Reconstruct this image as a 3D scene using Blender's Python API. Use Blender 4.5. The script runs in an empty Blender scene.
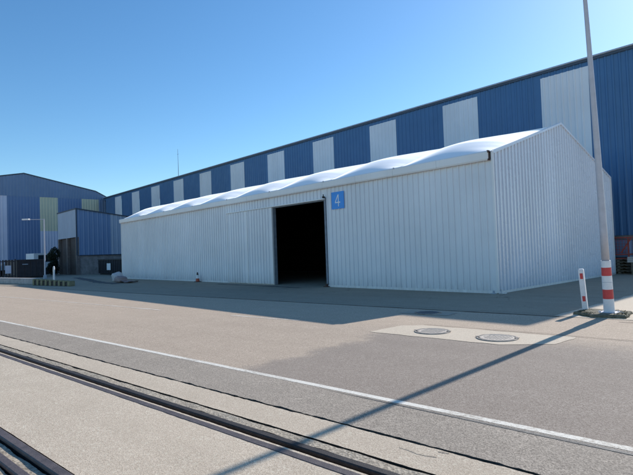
import bpy, math, random
from mathutils import Vector, Matrix, noise
random.seed(4)
sc = bpy.context.scene
COL = sc.collection
R = math.radians
ROAD = R(5.95)                       # the road and rails run 6 degrees off the shed

# ------------------------------------------------------------------ helpers
class MB:
    """collects faces, then links them as one mesh object"""
    def __init__(self): self.v = []; self.f = []; self.mi = []
    def quad(self, pts, mi=0):
        n = len(self.v); self.v += [tuple(p) for p in pts]
        self.f.append(tuple(range(n, n+len(pts)))); self.mi.append(mi)
    def box(self, x0, x1, y0, y1, z0, z1, mi=0, M=None, bev=0.0):
        if bev > 0:
            b = min(bev, (x1-x0)*.4, (y1-y0)*.4, (z1-z0)*.4)
            def ring(z, i):
                return [(x0+i+b, y0+i, z), (x1-i-b, y0+i, z), (x1-i, y0+i+b, z), (x1-i, y1-i-b, z),
                        (x1-i-b, y1-i, z), (x0+i+b, y1-i, z), (x0+i, y1-i-b, z), (x0+i, y0+i+b, z)]
            rings = [ring(z0, b), ring(z0+b, 0), ring(z1-b, 0), ring(z1, b)]
            self.loft(rings, mi, M, cap=True); return
        p = [Vector(c) for c in ((x0,y0,z0),(x1,y0,z0),(x1,y1,z0),(x0,y1,z0),(x0,y0,z1),(x1,y0,z1),(x1,y1,z1),(x0,y1,z1))]
        if M: p = [M @ q for q in p]
        n = len(self.v); self.v += [tuple(q) for q in p]
        for f in ((0,3,2,1),(4,5,6,7),(0,1,5,4),(1,2,6,5),(2,3,7,6),(3,0,4,7)):
            self.f.append(tuple(n+i for i in f)); self.mi.append(mi)
    def loft(self, rings, mi=0, M=None, cap=True, closed=True):
        n = len(self.v); k = len(rings[0])
        for r in rings:
            for p in r:
                q = Vector(p); q = M @ q if M else q
                self.v.append(tuple(q))
        for i in range(len(rings)-1):
            for j in range(k if closed else k-1):
                a = n+i*k+j; b = n+i*k+(j+1) % k
                self.f.append((a, b, b+k, a+k)); self.mi.append(mi)
        if cap:
            self.f.append(tuple(n+j for j in reversed(range(k)))); self.mi.append(mi)
            e = n+(len(rings)-1)*k
            self.f.append(tuple(e+j for j in range(k))); self.mi.append(mi)
    def tube(self, pts, rad, seg=12, mi=0, cap=True):
        pts = [Vector(p) for p in pts]; rings = []
        if not hasattr(rad, '__len__'): rad = [rad]*len(pts)
        for i, p in enumerate(pts):
            d = (pts[min(i+1, len(pts)-1)] - pts[max(i-1, 0)]).normalized()
            ref = Vector((0,0,1)) if abs(d.z) < .9 else Vector((1,0,0))
            a = d.cross(ref).normalized(); b = a.cross(d).normalized()
            rings.append([p + (a*math.cos(t)+b*math.sin(t))*rad[i] for t in [2*math.pi*k/seg for k in range(seg)]])
        self.loft(rings, mi, None, cap)
    def prism(self, poly, axis, a, b, mi=0):
        """extrude a 2D polygon along an axis; for 'x' poly is (y,z), for 'y' (x,z), for 'z' (x,y)"""
        def P(q, t):
            return {'x': (t, q[0], q[1]), 'y': (q[0], t, q[1]), 'z': (q[0], q[1], t)}[axis]
        self.loft([[P(q, a) for q in poly], [P(q, b) for q in poly]], mi)
    def build(self, name, mats, parent=None, smooth=False, weld=False):
        me = bpy.data.meshes.new(name); me.from_pydata(self.v, [], self.f)
        if not isinstance(mats, (list, tuple)): mats = [mats]
        for m in mats: me.materials.append(m)
        for p, i in zip(me.polygons, self.mi): p.material_index = i; p.use_smooth = smooth
        import bmesh
        bm = bmesh.new(); bm.from_mesh(me)
        if weld: bmesh.ops.remove_doubles(bm, verts=bm.verts, dist=1e-4)
        bmesh.ops.recalc_face_normals(bm, faces=bm.faces)
        bm.to_mesh(me); bm.free()
        o = bpy.data.objects.new(name, me); COL.objects.link(o)
        if parent: o.parent = parent
        return o

def each(mb, name, mats, parent=None, smooth=False, weld=True):
    """link every separate piece of the collected faces as a mesh of its own"""
    par = list(range(len(mb.v)))
    def find(i):
        while par[i] != i: par[i] = par[par[i]]; i = par[i]
        return i
    for f in mb.f:
        for i in f[1:]: par[find(i)] = find(f[0])
    groups = {}
    for f, mi in zip(mb.f, mb.mi): groups.setdefault(find(f[0]), []).append((f, mi))
    out = []
    for fs in groups.values():
        q = MB(); idx = {}
        for f, mi in fs:
            for i in f:
                if i not in idx: idx[i] = len(q.v); q.v.append(mb.v[i])
            q.f.append(tuple(idx[i] for i in f)); q.mi.append(mi)
        out.append(q.build(name, mats, parent, smooth))
    return out
def thing(name, label, cat, loc=(0,0,0), rz=0, group=None):
    o = bpy.data.objects.new(name, None); COL.objects.link(o)
    o.empty_display_size = .3
    o.location = loc; o.rotation_euler.z = rz
    tag(o, label, cat, group); return o
def tag(o, label, cat, group=None):
    o['label'] = label; o['category'] = cat
    if group: o['group'] = group
    return o
def struct(o): o['kind'] = 'structure'; return o

# ------------------------------------------------------------------ materials
def new_mat(name):
    m = bpy.data.materials.new(name); m.use_nodes = True
    nt = m.node_tree; b = nt.nodes['Principled BSDF']
    return m, nt, b
class N:
    def __init__(self, nt): self.nt = nt
    def n(self, t, **kw):
        x = self.nt.nodes.new(t)
        for k, v in kw.items(): setattr(x, k, v)
        return x
    def l(self, a, b): self.nt.links.new(a, b)
    def coord(self, scale=(1,1,1), kind='Object'):
        tc = self.n('ShaderNodeTexCoord'); mp = self.n('ShaderNodeMapping'); mp.inputs['Scale'].default_value = scale
        self.l(tc.outputs[kind], mp.inputs['Vector']); return mp.outputs['Vector']
    def noise(self, vec, scale, detail=4, rough=.55):
        x = self.n('ShaderNodeTexNoise'); x.inputs['Scale'].default_value = scale
        x.inputs['Detail'].default_value = detail; x.inputs['Roughness'].default_value = rough
        self.l(vec, x.inputs['Vector']); return x.outputs['Fac']
    def voro(self, vec, scale):
        x = self.n('ShaderNodeTexVoronoi'); x.inputs['Scale'].default_value = scale
        self.l(vec, x.inputs['Vector']); return x
    def ramp(self, fac, stops):
        x = self.n('ShaderNodeValToRGB'); el = x.color_ramp.elements
        while len(el) < len(stops): el.new(.5)
        for e, (p, c) in zip(el, stops):
            e.position = p; e.color = (c, c, c, 1) if not hasattr(c, '__len__') else (*c[:3], 1)
        self.l(fac, x.inputs['Fac']); return x.outputs['Color']
    def mix(self, fac, a, b, mode='MIX'):
        x = self.n('ShaderNodeMix', data_type='RGBA', blend_type=mode)
        if isinstance(fac, (int, float)): x.inputs[0].default_value = fac
        else: self.l(fac, x.inputs[0])
        for s, v in ((x.inputs[6], a), (x.inputs[7], b)):
            if hasattr(v, '__len__'): s.default_value = (*v[:3], 1)
            else: self.l(v, s)
        return x.outputs[2]
    def math(self, op, a, b=None, clamp=False):
        x = self.n('ShaderNodeMath', operation=op); x.use_clamp = clamp
        for s, v in ((x.inputs[0], a), (x.inputs[1], b)):
            if v is None: continue
            if isinstance(v, (int, float)): s.default_value = v
            else: self.l(v, s)
        return x.outputs[0]
    def bump(self, h, strength, dist, bsdf, prev=None):
        x = self.n('ShaderNodeBump'); x.inputs['Strength'].default_value = strength; x.inputs['Distance'].default_value = dist
        self.l(h, x.inputs['Height'])
        if prev: self.l(prev, x.inputs['Normal'])
        self.l(x.outputs['Normal'], bsdf.inputs['Normal']); return x.outputs['Normal']

def scl(c, k): return tuple(min(1, v*k) for v in c)

def m_sheet(name, col, rough=.4, dirt=.25, dirtcol=(.16,.14,.12), wave=.004, seams=True, metallic=0.0):
    """painted profiled steel sheet: slight panel to panel tone, streaks, grime at the foot, oil-canning"""
    m, nt, b = new_mat(name); k = N(nt)
    v = k.coord(); big = k.noise(v, .35, 3)
    vs = k.coord((6, 6, .22)); streak = k.noise(vs, 1.0, 5, .65)
    c = k.mix(k.ramp(big, [(.3, 0), (.7, 1)]), scl(col, .93), scl(col, 1.05))
    c = k.mix(k.math('MULTIPLY', k.ramp(streak, [(.52, 0), (.78, 1)]), dirt*.75), c, dirtcol)
    sep = k.n('ShaderNodeSeparateXYZ'); g = k.n('ShaderNodeNewGeometry'); k.l(g.outputs['Position'], sep.inputs[0])
    if seams:                                         # tone shift between neighbouring sheets, 1 m wide
        sx = k.math('FLOOR', k.math('ADD', sep.outputs[0], sep.outputs[1]))
        wn = k.n('ShaderNodeTexWhiteNoise', noise_dimensions='1D'); k.l(sx, wn.inputs['W'])
        c = k.mix(k.math('MULTIPLY', wn.outputs['Value'], .14), c, scl(col, .6))
    foot = k.math('SUBTRACT', 1.0, k.math('DIVIDE', sep.outputs[2], .9), clamp=True)
    fn = k.noise(k.coord((3, 3, 1)), 2.2, 5, .7)
    fo = k.math('MULTIPLY', k.math('MULTIPLY', foot, foot), k.ramp(fn, [(.3, .15), (.7, 1)]))
    c = k.mix(k.math('MULTIPLY', fo, dirt*3.2, clamp=True), c, dirtcol)
    k.l(c, b.inputs['Base Color'])
    k.l(k.ramp(k.noise(v, 1.6, 4), [(.3, rough*.8), (.7, rough*1.25)]), b.inputs['Roughness'])
    b.inputs['Metallic'].default_value = metallic
    if wave > .002: k.bump(k.noise(k.coord((1.2, 1.2, .55)), 1.5, 2), .55, wave*6, b)
    return m

def m_plain(name, col, rough=.6, var=.2, scale=4, bump=.1, metallic=0.0, dirt=0.0, dirtcol=(.08,.07,.06)):
    m, nt, b = new_mat(name); k = N(nt); v = k.coord()
    n1 = k.noise(v, scale, 6, .6)
    c = k.mix(k.ramp(n1, [(.3, 0), (.7, 1)]), scl(col, 1-var), scl(col, 1+var))
    if dirt: c = k.mix(k.math('MULTIPLY', k.ramp(k.noise(v, scale*2.3, 6, .7), [(.5, 0), (.72, 1)]), dirt), c, dirtcol)
    k.l(c, b.inputs['Base Color']); b.inputs['Roughness'].default_value = rough; b.inputs['Metallic'].default_value = metallic
    k.bump(k.noise(v, scale*12, 4), bump, .01, b)
    return m

def m_ground(name, base, dark, light, blot=.35, speck=(.32,.62), grain=110, stain=.35, stretch=True, bump=.35, cracks=False, warm=None, tint=None):
    """aggregate surface: stones at two sizes, blotches, wear along the driving direction, stains"""
    m, nt, b = new_mat(name); k = N(nt); v = k.coord()
    vo = k.voro(v, grain); vo2 = k.voro(v, grain*.42)
    stone = k.ramp(vo.outputs['Color'], [(.1, 0), (.9, 1)])
    c = k.mix(stone, dark, light)
    c = k.mix(k.ramp(vo2.outputs['Color'], [(.78, 0), (.92, .55)]), c, scl(light, 1.3))
    c = k.mix(k.ramp(vo2.outputs['Distance'], [(.0, .35), (.3, 0)]), c, scl(dark, .55))
    hf = k.noise(v, grain*.8, 3, .8)
    c = k.mix(k.ramp(hf, [(.56, 0), (.66, .8)]), c, scl(base, .38))
    c = k.mix(k.ramp(hf, [(.32, .7), (.42, 0)]), c, scl(light, 1.15))
    pits = k.noise(v, 22, 4, .75)
    c = k.mix(k.ramp(pits, [(.62, 0), (.70, .6)]), c, scl(base, .55))
    c = k.mix(.30, c, base)
    mid = k.noise(v, 1.7, 6, .62)
    c = k.mix(k.math('MULTIPLY', k.ramp(mid, [(.35, 1), (.65, 0)]), blot), c, scl(base, .70))
    big = k.noise(v, .16, 4, .6)
    c = k.mix(k.math('MULTIPLY', k.ramp(big, [(.38, 0), (.68, 1)]), blot*.9), c, scl(base, 1.14) if not warm else warm)
    if stretch:
        tr = k.noise(k.coord((.05, 1.5, 1)), 1.0, 4, .6)
        c = k.mix(k.math('MULTIPLY', k.ramp(tr, [(.45, 0), (.7, 1)]), stain*.8), c, scl(base, .62))
    st = k.noise(v, .75, 7, .75)
    c = k.mix(k.math('MULTIPLY', k.ramp(st, [(.60, 0), (.72, 1)]), stain), c, scl(base, .5))
    sm = k.noise(v, 5.0, 5, .7)
    c = k.mix(k.math('MULTIPLY', k.ramp(sm, [(.66, 0), (.76, 1)]), stain*.7), c, scl(base, .45))
    if cracks:
        dn = k.n('ShaderNodeVectorMath', operation='ADD'); nn = k.n('ShaderNodeTexNoise'); nn.inputs['Scale'].default_value = 1.3
        k.l(v, nn.inputs['Vector']); k.l(v, dn.inputs[0]); k.l(nn.outputs['Color'], dn.inputs[1])
        ce = k.n('ShaderNodeTexVoronoi', feature='DISTANCE_TO_EDGE'); ce.inputs['Scale'].default_value = .28
        k.l(dn.outputs[0], ce.inputs['Vector'])
        c = k.mix(k.math('MULTIPLY', k.ramp(ce.outputs['Distance'], [(.0, 1), (.006, 0)]), k.ramp(k.noise(v, .4, 2), [(.45, 0), (.6, .7)])), c, scl(base, .25))
    if tint:                                          # greyer surfacing beyond t = 1.1 m, its border soft and uneven
        sp = k.n('ShaderNodeSeparateXYZ'); k.l(v, sp.inputs[0])
        wob = k.math('ADD', k.math('MULTIPLY', k.math('SUBTRACT', k.noise(v, .9, 6, .65), .5), 1.5), k.math('MULTIPLY', k.math('SUBTRACT', k.noise(v, 9, 3, .7), .5), .5))
        def sst(val, lo, hi):
            r_ = k.n('ShaderNodeMapRange', interpolation_type='SMOOTHSTEP'); k.l(val, r_.inputs[0])
            r_.inputs[1].default_value = lo; r_.inputs[2].default_value = hi; return r_.outputs[0]
        mt = sst(k.math('ADD', sp.outputs[0], wob), .75, 1.35)
        ms = k.math('SUBTRACT', 1.0, sst(k.math('ADD', sp.outputs[1], wob), -8.5, -6.9))
        far = k.math('MULTIPLY', sst(sp.outputs[0], -14, 1), .25)           # and a slight greying before it
        c = k.mix(k.math('MAXIMUM', k.math('MULTIPLY', mt, ms), k.math('MULTIPLY', far, ms)), c, k.mix(1.0, c, tint, 'MULTIPLY'))
    k.l(c, b.inputs['Base Color']); b.inputs['Roughness'].default_value = .92
    b.inputs['Specular IOR Level'].default_value = .25
    h = k.math('ADD', k.math('MULTIPLY', vo.outputs['Distance'], .7), k.noise(v, 38, 4, .7))
    k.bump(h, bump, .012, b)
    return m

def m_paint_line(name, under, paint, wear=.5):
    m, nt, b = new_mat(name); k = N(nt); v = k.coord()
    a = k.noise(v, 26, 6, .8); a2 = k.noise(v, 1.3, 4)
    f = k.math('ADD', k.math('MULTIPLY', a, .65), k.math('MULTIPLY', a2, .35))
    vo = k.voro(v, 110)
    up = k.mix(vo.outputs['Color'], scl(under, .7), scl(under, 1.2))
    pc = k.mix(k.noise(v, 9, 4), scl(paint, .82), paint)
    c = k.mix(k.ramp(f, [(wear-.09, 0), (wear+.06, 1)]), pc, up)
    k.l(c, b.inputs['Base Color']); b.inputs['Roughness'].default_value = .8
    k.bump(vo.outputs['Distance'], .25, .008, b)
    return m

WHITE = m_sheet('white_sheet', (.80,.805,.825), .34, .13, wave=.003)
WHITE_G = m_sheet('white_sheet_gable', (.74,.765,.83), .28, .08, wave=.0015)  # same white sheet, bluer here: the sky's reflection put into the colour
TRIM = m_sheet('white_trim', (.86,.84,.82), .45, .12, seams=False)
MEMBR = m_plain('roof_membrane', (.95,.95,.95), .46, .015, .8, .02, dirt=.05, dirtcol=(.6,.58,.54))
MEMBR.node_tree.nodes['Principled BSDF'].inputs['Specular IOR Level'].default_value = 1.0
_mb = MEMBR.node_tree.nodes['Principled BSDF']; _mb.inputs['Coat Weight'].default_value = .8; _mb.inputs['Coat Roughness'].default_value = .5; _mb.inputs['Sheen Weight'].default_value = .9; _mb.inputs['Sheen Roughness'].default_value = .4
INSIDE_SHADE = m_plain('interior_shade', (.012,.011,.011), .9, .2)  # interior darkness put into the colour, no real lining
BLUE = m_sheet('blue_sheet', (.052,.150,.305), .42, .14, (.06,.07,.09), .004)
PANEL = m_sheet('pale_panel_sheet', (.74,.75,.77), .45, .12, (.45,.45,.45))
SLATE = m_sheet('slate_sheet', (.17,.25,.39), .5, .12, (.06,.06,.07))
HBLUE = m_sheet('violet_blue_sheet', (.14,.22,.385), .5, .12, (.06,.06,.08))
GREEN = m_sheet('sage_sheet', (.66,.63,.45), .5, .2, (.15,.15,.12))
LAV = m_sheet('lavender_sheet', (.62,.63,.75), .5, .2, (.25,.23,.25))
ABLUE = m_sheet('annex_blue_sheet', (.18,.28,.46), .45, .2, (.08,.08,.09))
AGREY = m_sheet('annex_grey_sheet', (.38,.45,.56), .45, .2, (.15,.15,.16))
DTRIM = m_plain('dark_trim', (.05,.07,.10), .5, .15, 3)
GTRIM = m_plain('grey_trim', (.38,.43,.49), .5, .1, 3)
ROOFM = m_plain('roof_sheet', (.25,.27,.29), .5, .15, 1)
BASEC = m_plain('base_concrete', (.27,.25,.245), .9, .25, 1.6, .3, dirt=.4)
DOORB = m_plain('brown_door', (.045,.034,.034), .6, .3, 2, dirt=.5)
DPOST = m_plain('door_post', (.17,.14,.13), .7, .25, 3)
RUST = m_plain('rust', (.085,.045,.035), .85, .4, 14, .3)
STEEL = m_plain('rail_steel', (.026,.020,.019), .75, .5, 9, .4, metallic=.0, dirt=.35, dirtcol=(.075,.055,.045))
STEEL2 = m_plain('guard_steel', (.095,.072,.068), .6, .3, 9, .4, dirt=.4, dirtcol=(.2,.17,.14))
GALV = m_plain('galvanised', (.50,.49,.53), .45, .08, 6, .1, metallic=.1, dirt=.15, dirtcol=(.3,.29,.3))
WPAINT = m_plain('white_paint', (.78,.77,.77), .5, .05, 8, .06, dirt=.3, dirtcol=(.45,.42,.39))
RPAINT = m_plain('red_paint', (.60,.055,.055), .5, .12, 9, .06, dirt=.3, dirtcol=(.35,.10,.08))
BLACK = m_plain('black_paint', (.014,.014,.017), .6, .3, 5)
SKIP = m_plain('dark_skip_paint', (.020,.024,.034), .5, .3, 3, dirt=.4, dirtcol=(.06,.045,.035))
SKIP2 = m_plain('charcoal_skip_paint', (.030,.024,.030), .6, .3, 3, dirt=.4, dirtcol=(.06,.045,.035))
SIGNB = m_plain('sign_blue', (.035,.30,.80), .4, .06, 4, .02)
SIGNW = m_plain('sign_white', (.82,.84,.86), .5, .03, 4, .02)
RED = m_plain('machine_red', (.34,.055,.035), .5, .25, 6, dirt=.4)
WOOD = m_plain('pallet_wood', (.17,.14,.10), .9, .35, 7, .4, dirt=.5, dirtcol=(.05,.045,.03))
GLASS = m_plain('dark_glass', (.02,.025,.03), .12, .1)
SACK = m_plain('white_sack', (.60,.55,.54), .85, .10, 3, .5, dirt=.25, dirtcol=(.25,.19,.17))
PSACK = m_plain('pink_sack', (.36,.27,.26), .85, .2, 3, .5, dirt=.4, dirtcol=(.15,.1,.09))
SHEETR = m_plain('red_sheet', (.26,.19,.18), .8, .3, 4, .3)
YELL = m_plain('dull_yellow', (.25,.225,.13), .8, .25, 5, .3, dirt=.5)
ORANGE = m_plain('cone_orange', (.42,.07,.03), .5, .15, 9)
KERB = m_plain('kerb_stone', (.42,.39,.37), .9, .2, 2, .4, dirt=.4, dirtcol=(.2,.18,.17))
LEAF = m_plain('dark_leaf', (.018,.026,.012), .7, .5, 2)
WEED = m_plain('weed_leaf', (.085,.085,.035), .8, .5, 9)
BARK = m_plain('bark', (.04,.03,.02), .9, .3, 8)
COVER = m_plain('cast_iron', (.46,.39,.32), .6, .2, 30, .6, metallic=.1, dirt=.4, dirtcol=(.40,.33,.28))
CRING = m_plain('cover_ring', (.30,.25,.205), .7, .5, 9, .5, dirt=.7, dirtcol=(.5,.43,.37))
COVERD = m_plain('cast_iron_dark', (.07,.07,.075), .6, .2, 30, .6)
CRACK = m_plain('crack_dark', (.012,.011,.010), 1, .4, 9)
PADM = m_plain('moss_concrete', (.17,.15,.10), .95, .45, 9, .6, dirt=.8, dirtcol=(.03,.03,.018))
PALE_WOOD = m_plain('pale_timber', (.5,.46,.42), .8, .2, 5)

TARMAC = m_ground('pink_tarmac', (.565,.425,.305), (.225,.16,.108), (.80,.64,.48), .26, stain=.20, grain=112, bump=.24, warm=(.60,.465,.335), tint=(.63,.655,.71))
ASPH = TARMAC
ASPH2 = m_ground('roadside_asphalt', (.365,.30,.235), (.115,.09,.068), (.66,.55,.43), .34, stain=.28, grain=100, bump=.25)
CONC = m_ground('pale_concrete', (.62,.495,.36), (.28,.205,.14), (.87,.73,.56), .36, stain=.28, grain=120, bump=.22)
APRON = m_ground('apron_concrete', (.40,.325,.24), (.20,.16,.115), (.54,.45,.34), .34, stain=.35, grain=120, cracks=True)
SLABM = m_ground('slab_concrete', (.70,.565,.415), (.44,.345,.245), (.84,.71,.545), .20, stain=.16, grain=140, bump=.2, stretch=False)
GRAV = m_ground('gravel_infill', (.42,.345,.25), (.13,.10,.072), (.72,.61,.47), .4, stain=.4, grain=55, stretch=False, bump=.45)
LINE = m_paint_line('road_paint', (.40,.33,.25), (.88,.80,.67), .56)
LINE2 = m_paint_line('worn_road_paint', (.56,.44,.32), (.90,.80,.67), .54)
DIRT = m_ground('dirt_strip', (.15,.14,.13), (.04,.035,.03), (.2,.18,.16), .5, stain=.4, grain=40)

JOINT = m_plain('joint_dirt', (.05,.04,.032), .95, .7, 14, .6)
# ------------------------------------------------------------------ ground: one sheet with the rail grooves pressed into it
# profile across the road (s) with height (z); material of the strip up to the next point; jitter of the point
PROF = [(-400,0,0,0),(-30,0,0,0),(-15.17,0,0,.012),(-15.165,-.022,1,.012),(-15.085,-.03,1,.012),(-15.08,-.11,2,.006),(-14.987,-.11,2,0),(-14.985,-.028,1,.006),
        (-14.905,-.03,1,.008),(-14.903,-.11,2,0),(-14.79,-.11,2,0),(-14.788,0,0,.003),(-13.580,0,0,.005),(-13.578,-.09,2,.004),(-13.492,-.09,2,0),(-13.490,-.004,0,.004),
        (-13.464,-.004,0,.004),(-13.462,-.13,2,0),(-13.312,-.13,2,0),(-13.310,-.010,1,.006),(-13.206,-.006,1,.010),(-13.203,-.05,2,.006),(-13.186,-.05,2,.004),(-13.184,0,0,.008),
        (-12.778,0,5,.014),(-12.768,-.014,5,.014),(-12.760,-.014,5,.016),(-12.750,.004,3,.018),(-11.92,.006,3,0),(-11.90,.004,4,0),(8,.002,4,0),(60,.002,4,0),(700,0,4,0)]
ts = [-700, -300, -120, -70] + [-60 + .12*i for i in range(int(45/.12))] + [-15 + .05*i for i in range(int(28/.05))] + [13+.5*i for i in range(20)] + [60, 200, 600]
g = MB(); K = len(PROF)
for t in ts:
    for i, (s, z, mi, j) in enumerate(PROF):
        jj = j*(noise.noise((t*4.1, i*7.3, 0))*1.1 + noise.noise((t*13, i*3.3, 5))*.9) if j else 0
        zz = z + (.012*noise.noise((t*3, s*9, 2)) if mi == 1 else 0)
        g.v.append((t, s+jj, zz))
for a in range(len(ts)-1):
    for i in range(K-1):
        n = a*K+i
        g.f.append((n, n+K, n+K+1, n+1))
        z0, z1 = PROF[i][1], PROF[i+1][1]
        mi = PROF[i][2]
        if abs(z0-z1) > .02 and mi != 2: mi = 0 if mi == 0 else mi
        g.mi.append(mi)
go = struct(g.build('ground', [CONC, GRAV, CRACK, ASPH2, TARMAC, JOINT])); go.rotation_euler.z = ROAD

def to_road(x, y): return (x*math.cos(ROAD)+y*math.sin(ROAD), -x*math.sin(ROAD)+y*math.cos(ROAD))
def sheet(name, poly, z, mat, rough_edge=.0, step=.15):
    """flat sheet from world xy polygon, edges slightly ragged, stored in road-aligned local space"""
    pts = []
    for i, p in enumerate(poly):
        q = poly[(i+1) % len(poly)]; a = Vector(p); b = Vector(q); L = (b-a).length
        n = max(1, min(400, int(L/step))) if rough_edge else 1
        nr = Vector((-(b-a).y, (b-a).x)).normalized()
        for k_ in range(n):
            c = a.lerp(b, k_/n)
            if rough_edge and k_: c = c + nr*rough_edge*(noise.noise((c.x*1.7, c.y*1.7, z*999))*1.2+noise.noise((c.x*6, c.y*6, 3))*.6)
            pts.append(to_road(c.x, c.y))
    m = MB(); m.quad([(x, y, z) for x, y in pts])
    o = struct(m.build(name, mat)); o.rotation_euler.z = ROAD; return o
def from_road(t, s): return (t*math.cos(ROAD)-s*math.sin(ROAD), t*math.sin(ROAD)+s*math.cos(ROAD))

# greyer resurfaced asphalt to the right, the apron in front of the shed, slab with the covers
sheet('concrete_apron', [(-90,-14.8+.6), (-60,-11.6), (-12,-6.17), (-4,-5.26), (3.7,-4.36), (40,-.2), (40,14.5), (-90,14.5)], .006, APRON, .015)
sheet('cover_slab', [(1.64,-8.28), (2.96,-8.15), (4.22,-8.03), (4.86,-7.5), (4.90,-6.72), (3.0,-6.90), (2.0,-7.02), (1.66,-7.3)], .0085, SLABM, .05)
sheet('cover_slab', [(.35,-5.72), (1.62,-5.55), (1.55,-4.98), (.30,-5.12)], .010, m_plain('shaded_slab', (.40,.335,.26), .9, .12, 3, .2), .01)  # shade put into the colour: darker copy of the sunlit cover slab
sheet('lit_verge', [(3.55,-4.32), (3.9,-4.28), (40,-.16), (40,12.6), (3.6,12.6)], .0085, SLABM, .05)  # pale concrete cut along the shadow edge, so its colour adds to the sunlight
# dark seams
def seam(pts, w, z, mat=CRACK, name='seam'):
    m = MB(); L = []; Rr = []
    for i in range(len(pts)-1):
        a, b = Vector(pts[i]), Vector(pts[i+1]); n = max(2, int((b-a).length/.25)); nr = Vector((-(b-a).y, (b-a).x)).normalized()
        for k_ in range(n+(i == len(pts)-2)):
            c = a.lerp(b, k_/n)+nr*.03*noise.noise((pts[0][0]+i, k_*.35, 1)); ww = w*(.6+.8*abs(noise.noise((k_*.4, i, 7))))
            L.append(c+nr*ww/2); Rr.append(c-nr*ww/2)
    for i in range(len(L)-1): m.quad([(*Rr[i], z), (*Rr[i+1], z), (*L[i+1], z), (*L[i], z)])
    return struct(m.build(name, mat, weld=True))
seam([(-40,-9.4), (-12,-6.17), (-7,-5.55), (-4,-5.26), (.2,-4.80), (3.7,-4.38)], .05, .013, name='apron_joint')
seam([(2.0,-6.98), (3.0,-6.86), (4.3,-6.67), (5.2,-6.6), (7.5,-6.3)], .025, .015, name='slab_joint')
seam([(4.9,-4.55), (7,-4.2), (12,-3.6)], .04, .013, name='verge_joint')
seam([(-14,-3.2), (-9,-2.95), (-5,-2.1), (-2,-1.9)], .012, .013, name='apron_crack')
# dirt trails in the shaded yard at left
for pts, w in (([(-41,-1.0), (-34,-2.2), (-27.5,-3.4), (-24,-3.5)], .9), ([(-39,-3.6), (-33,-4.9), (-28.5,-5.4)], .7), ([(-16,-1.0), (-12,-.9), (-9,-1.0)], .35)):
    seam(pts, w, .012, DIRT, 'dirt_trail')
# road markings
def strip(name, s0, s1, t0, t1, z, mat):
    m = MB(); n = int((t1-t0)/.5); 
    for i in range(n):
        a = t0+(t1-t0)*i/n; b = t0+(t1-t0)*(i+1)/n
        ja = .008*noise.noise((a*1.3, 0, 0)); jb = .008*noise.noise((b*1.3, 0, 0))
        m.quad([(a, s0+ja, z), (b, s0+jb, z), (b, s1+jb, z), (a, s1+ja, z)])
    o = struct(m.build(name, mat, weld=True)); o.rotation_euler.z = ROAD; return o
strip('road_line', -11.960, -11.868, -90, 45, .0078, LINE)
tm = MB(); tm.quad([(2.5,-12.0,.009), (5,-12.035,.009), (8,-12.05,.009), (45,-12.05,.009), (45,-11.99,.009), (5,-11.99,.009)]); tso = struct(tm.build('tar_seam', m_paint_line('tar', (.27,.24,.20), (.16,.14,.12), .55))); tso.rotation_euler.z = ROAD
seam([(-3.1,-8.42), (-.79,-8.02)], .10, .0075, LINE2, 'road_dash')
seam([(-19.8,-10.77), (-13,-9.8), (-6.2,-8.93)], .09, .0075, LINE2, 'road_dash')

SCUFF = m_paint_line('scuff_mark', (.50,.40,.29), (.26,.21,.155), .50)
for pts, w in (([(5.62,-12.42), (5.80,-12.40), (5.95,-12.36)], .018), ([(5.9,-12.27), (5.98,-12.24)], .03)):
    seam(pts, w, .0022, SCUFF, 'scuff_mark')
# ------------------------------------------------------------------ rails
def rail(name, label, s_mid, w, top, bottom, mat, web=True):
    h = w/2
    if web: poly = [(-h*.35,bottom), (h*.35,bottom), (h*.35,top-.045), (h,top-.03), (h,top-.008), (h-.010,top), (-h+.010,top), (-h,top-.008), (-h,top-.03), (-h*.35,top-.045)]
    else: poly = [(-h,bottom), (h,bottom), (h,top-.006), (h-.006,top), (-h+.006,top), (-h,top-.006)]
    m = MB(); ring = []
    tt = [-200]+[-80+2.0*i for i in range(66)]
    for t in tt: ring.append([(t, s_mid+p[0]+.004*noise.noise((t*.7, s_mid, 0)), p[1]+.003*noise.noise((t*.5, 3, s_mid))) for p in poly])
    m.loft(ring); o = m.build(name, mat); o.rotation_euler.z = ROAD
    return tag(o, label, 'rail')
rail('track_rail', 'dark steel running rail in the long groove beside the pale concrete strip', -13.358, .080, .000, -.125, STEEL)
rail('guard_rail', 'flat brown steel strip along the near side of the long groove', -13.535, .080, .002, -.085, STEEL2, False)
rail('track_rail', 'brown steel rail at the lower left corner, edging the wide concrete slab', -14.843, .085, .010, -.105, STEEL2)
rail('guard_rail', 'brown inner rail at the very lower left corner, past the gravel strip', -15.030, .075, -.002, -.105, STEEL2)

# ------------------------------------------------------------------ profiled sheet walls
def ribs(a0, a1, pitch=.25, h=.040, foot=.062, top=.040):
    """(coordinate, offset) list of a trapezoid profile"""
    out = [(a0, 0)]; n = int((a1-a0)/pitch)
    for i in range(n):
        c = a0+(i+.5)*pitch
        out += [(c-foot/2, 0), (c-top/2, h), (c+top/2, h), (c+foot/2, 0)]
    out.append((a1, 0)); return out
def wall_sheet(mb, origin, du, nrm, u0, u1, z0, ztop, mi=0, **kw):
    """vertical sheet; ztop is a number or a function of u"""
    f = ztop if callable(ztop) else (lambda u: ztop)
    pts = ribs(u0, u1, **kw); o = Vector(origin); du = Vector(du); nn = Vector(nrm)
    extra = kw.get('brk')
    for (a, ha), (b, hb) in zip(pts, pts[1:]):
        A = o+du*a+nn*ha; B = o+du*b+nn*hb
        mb.quad([(A.x,A.y,z0), (B.x,B.y,z0), (B.x,B.y,f(b)), (A.x,A.y,f(a))], mi)

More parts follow.
